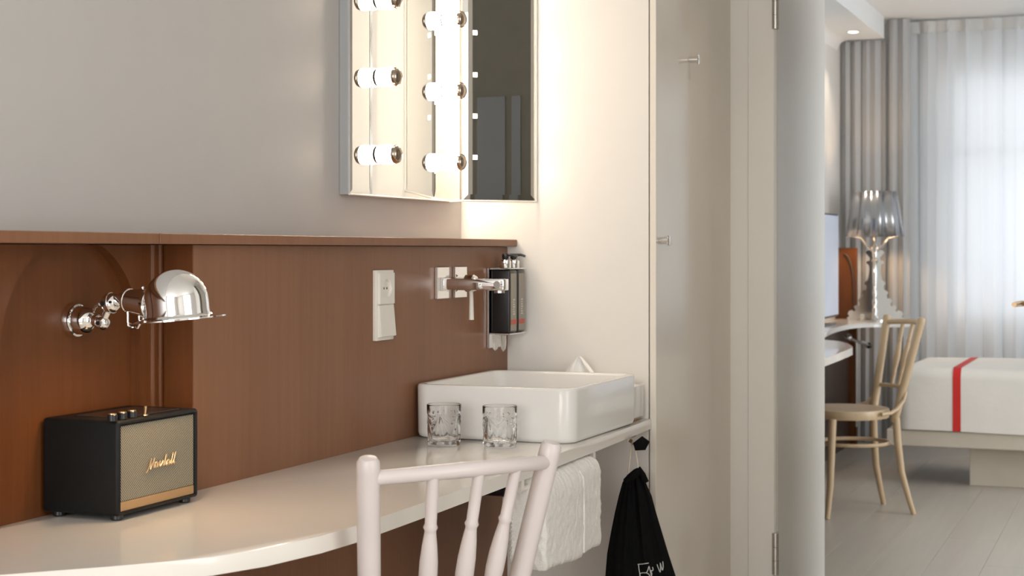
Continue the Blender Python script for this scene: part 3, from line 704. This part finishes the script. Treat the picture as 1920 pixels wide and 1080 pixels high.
se = [(-1.60, 7.70), (-1.50, 7.74), (-1.484, 7.80), (-1.512, 8.05), (-1.527, 8.24), (-1.537, 8.45), (-1.539, 8.62), (-1.535, 8.80), (-1.515, 8.93), (-1.47, 9.03), (-1.40, 9.08), (-1.30, 9.10), (-1.27, 9.14), (-1.26, 9.25), (-1.26, 9.54), (-1.745, 9.54), (-1.745, 7.70)]
t = Thing('bedroom_shelf', (-1.6, 8.6, .77), 'white curved shelf top under the television with the silver lamp on its corner', 'shelf')
t.part('shelf_top', MB().prism(se, lambda a, b: Vector((a, b, .745)), lambda a, b: Vector((a, b, .77)), .002), 'top')
t = Thing('radiator_valve', (-1.6, 9.36, .65), 'chrome radiator valve and pipe under the corner shelf', 'valve')
v0 = at(1592, 634, 9.25)
t.part('valve_head', MB().lathe([(.016, 0), (.02, .005), (.02, .04), (.012, .045)], v0, (0, -1, .3), 18), 'chrome')
t.part('pipe', MB().tube([v0, at(1606, 641, 9.25), at(1617, 642, 9.28), at(1628, 648, 9.35)], .010, 10).tube([at(1606, 641, 9.25), at(1606, 700, 9.25), at(1606, 800, 9.25)], .008, 10), 'satin')
t.part('pipe_end', MB().ball(at(1629, 648, 9.35), .018, 14), 'black')

# ------------------------------------------------------------------ television
t = Thing('television', (-1.66, 8.65, .8), 'flat television standing against the bedroom wall above the shelf', 'television')
t.part('case', MB().box(-1.69, -1.645, 8.15, 9.067, .802, 1.378, .006, 2), 'grey')
t.part('screen', MB().box(-1.646, -1.641, 8.16, 9.057, .815, 1.368, .001, 1), 'tv')
t.part('stand', MB().box(-1.735, -1.60, 8.45, 8.75, .7703, .778, .002, 1).box(-1.68, -1.655, 8.55, 8.65, .778, .803), 'grey')

# ------------------------------------------------------------------ baroque silver lamp
LC = Vector((-1.487, 9.36, .7703))
t = Thing('table_lamp', LC, 'silver baroque table lamp with pleated shade on the corner shelf', 'lamp')
half = [(.009, 0), (.128, 0), (.134, .012), (.122, .022), (.130, .034), (.124, .052), (.108, .058), (.098, .048), (.092, .060), (.100, .078), (.088, .088), (.076, .080), (.070, .096), (.080, .112), (.072, .128), (.058, .126),
        (.054, .145), (.062, .160), (.052, .174), (.042, .176), (.040, .200), (.050, .212), (.044, .226), (.034, .230), (.028, .262), (.024, .300), (.028, .320), (.040, .330), (.038, .342), (.024, .344), (.022, .362), (.034, .378), (.044, .392), (.036, .404), (.022, .404), (.020, .42), (.009, .42)]
for k in range(4):
    a = (.25, .158+PI/2, .158+PI-.32, .158-PI/2)[k]; u = Vector((math.cos(a), math.sin(a), 0)); vv = Vector((-u.y, u.x, 0))
    t.part('scroll_fin', MB().prism(half, lambda p, z: LC+u*p*1.24+vv*.004+Vector((0, 0, z)), lambda p, z: LC+u*p*1.24-vv*.004+Vector((0, 0, z))), 'silver')
t.part('stem', MB().lathe([(.10, 0), (.10, .006), (.02, .012), (.012, .03), (.016, .06), (.011, .075), (.016, .11), (.010, .13), (.015, .16), (.011, .18), (.014, .28), (.010, .33), (.022, .345), (.012, .36), (.018, .42), (.010, .44), (.008, .50)], LC, n=20), 'silver')
for k in range(4):
    a = (.25, .158+PI/2, .158+PI-.32, .158-PI/2)[k]; u = Vector((math.cos(a), math.sin(a), 0))
    t.part('arm', MB().tube([LC+u*.012+Vector((0, 0, .40)), LC+u*.045+Vector((0, 0, .43)), LC+u*.08+Vector((0, 0, .475)), LC+u*.145+Vector((0, 0, .487))], [.008, .007, .006, .004], 8), 'silver')
def shade_ring(h, r, off):
    return [LC+Vector(((r+off*math.cos(2*PI*j/120*10))*math.cos(2*PI*j/120), (r+off*math.cos(2*PI*j/120*10))*math.sin(2*PI*j/120), h)) for j in range(120)]
sh = t.part('lamp_shade', MB().rings([shade_ring(.484, .160, .009), shade_ring(.60, .142, .0085), shade_ring(.744, .121, .008)], cap=False), 'shade', ang=70)
sh.modifiers.new('thickness', 'SOLIDIFY').thickness = .003
t.part('bulb', MB().ball(LC+Vector((0, 0, .58)), .035, 16), 'bulbt', label='lit warm bulb inside the shade')
t = Thing('candle_holder', at(1617, 600, 9.2), 'small white cube ornament on the corner shelf beside the silver lamp', 'ornament', local=True)
t.o.location.z = .7703
t.part('cup', MB().box(-.011, .011, -.011, .011, 0, .038, .003, 2), 'plastic')

# ------------------------------------------------------------------ curtains
def curtain(name, x0, x1, y, z0, z1, amp, per, m, label, cat, nv=10, seed=0):
    rd = random.Random(seed); N = int((x1-x0)/.006); f = []; p = rd.random()*6; a = amp; ta = amp; tp = 1; sp = 1; sh = 0; tsh = 0
    for i in range(N+1):
        if i % max(2, int(per/.012)) == 0: ta = amp*rd.uniform(.35, 1.25); tp = rd.uniform(.65, 1.6); tsh = rd.uniform(-.9, .9)
        a += (ta-a)*.25; sp += (tp-sp)*.25; sh += (tsh-sh)*.15
        f.append((x0+(x1-x0)*i/N, p, a, sh)); p += .006*2*PI/per*sp
    def g(u, v):
        xx, p, a, sh = f[round(u*N)]; am = a*(1.05-.35*v); q = p+sh*(1-v)*1.6
        return Vector((xx+.3*am*math.sin(2*q), y+am*math.sin(q)+.25*am*math.sin(2.3*q+seed), z0+(z1-z0)*v))
    return tag(MB().grid(g, N, nv).build(name, m, None, None, 80), label, cat)
curtain('drape', -1.745, -1.480, 9.70, .03, 2.431, .022, .062, 'drape', 'grey gathered drape under the soffit in the bedroom corner', 'curtain', 10, 1)
curtain('drape', -1.474, -1.335, 9.71, .03, 2.555, .022, .070, 'drape', 'narrow grey drape reaching the ceiling beside the sheer curtain', 'curtain', 10, 4)
sc_t = curtain('sheer_curtain', -1.36, 2.58, 9.82, .03, 2.545, .028, .13, 'sheer', 'white sheer curtain glowing with daylight across the bedroom window', 'curtain', 6, 2)
hb = curtain('heading_tape', -1.36, 2.58, 9.812, 2.475, 2.546, .0125, .13, 'tape', None, None, 2, 2); hb.parent = sc_t
# ------------------------------------------------------------------ bed
t = Thing('bed', (0, 8.45, 0), 'low white bed with a red stripe beside the sheer curtain', 'bed')
t.part('plinth', MB().box(-.832, 1.9, 8.13, 8.75, FZ, .215, .002, 1), 'bedbase')
t.part('bed_base', MB().box(-1.215, 2.1, 8.0, 8.86, .2155, .294, .004, 1), 'bedbase')
def bedsec(x, ins=0):
    y0, y1, z0, z1, r = 7.985+ins, 8.885-ins, .296, .602-ins*.8, .055
    pts = [(y0, z0)]
    for i in range(9):
        a = PI-PI/2*i/8; pts.append((y0+r+r*math.cos(a), z1-r+r*math.sin(a)))
    for i in range(9):
        a = PI/2-PI/2*i/8; pts.append((y1-r+r*math.cos(a), z1-r+r*math.sin(a)))
    pts.append((y1, z0))
    return [Vector((x, a, b+.003*math.sin(x*7+a*5))) for a, b in pts]
xs = [(-1.155, .05), (-1.165, .03), (-1.16, .012), (-1.145, .0)]
rg = []
for i in range(7):
    a = PI/2*i/6; rg.append(bedsec(-1.10-.062*math.cos(a), .055*(1-math.sin(a))))
for i in range(1, 40): rg.append(bedsec(-1.10+3.15*i/39, 0))
bd = t.part('bed_cover', MB().rings(rg), 'linen', ang=60)
def strip_ring(x):
    P = bedsec(x); out = [Vector((x, p.y+(-.002 if i < 9 else 0), p.z+(.002 if i > 2 else 0))) for i, p in enumerate(P[:-1])]
    return out
s0 = [strip_ring(-.896), strip_ring(-.858)]
mb = MB(); V = [[mb.bm.verts.new(p) for p in r_] for r_ in s0]
for j in range(len(V[0])-1): mb.bm.faces.new((V[0][j], V[1][j], V[1][j+1], V[0][j+1]))
st = t.part('stripe', mb, 'red', bd, 'red stripe across the cover', 60)
# ------------------------------------------------------------------ downlights
def downlight(p, label, power):
    t = Thing('downlight', p, label, 'light')
    t.part('trim_ring', MB().lathe([(.028, -.003), (.040, -.004), (.042, -.001), (.040, -.0004), (.028, -.0004)], p, n=28), 'plastic')
    t.part('lens', MB().lathe([(0, -.007), (.020, -.0065), (.0275, -.0045), (.0275, -.0008), (0, -.0008)], p, n=24), 'led')
    l = bpy.data.lights.new('downlight_beam', 'SPOT'); l.energy = power; l.color = (1, .84, .66); l.spot_size = 1.5; l.spot_blend = .8; l.shadow_soft_size = .03
    o = bpy.data.objects.new('downlight_beam', l); COL.objects.link(o); o.parent = t.o; o.location = (0, 0, -.01)
downlight(Vector((-1.593, 9.26, 2.432)), 'small lit downlight in the bedroom soffit before the drape', 14)
downlight(Vector((-.62, 4.05, CZ)), 'small lit downlight in the ceiling of the corridor before the bedroom door', 18)
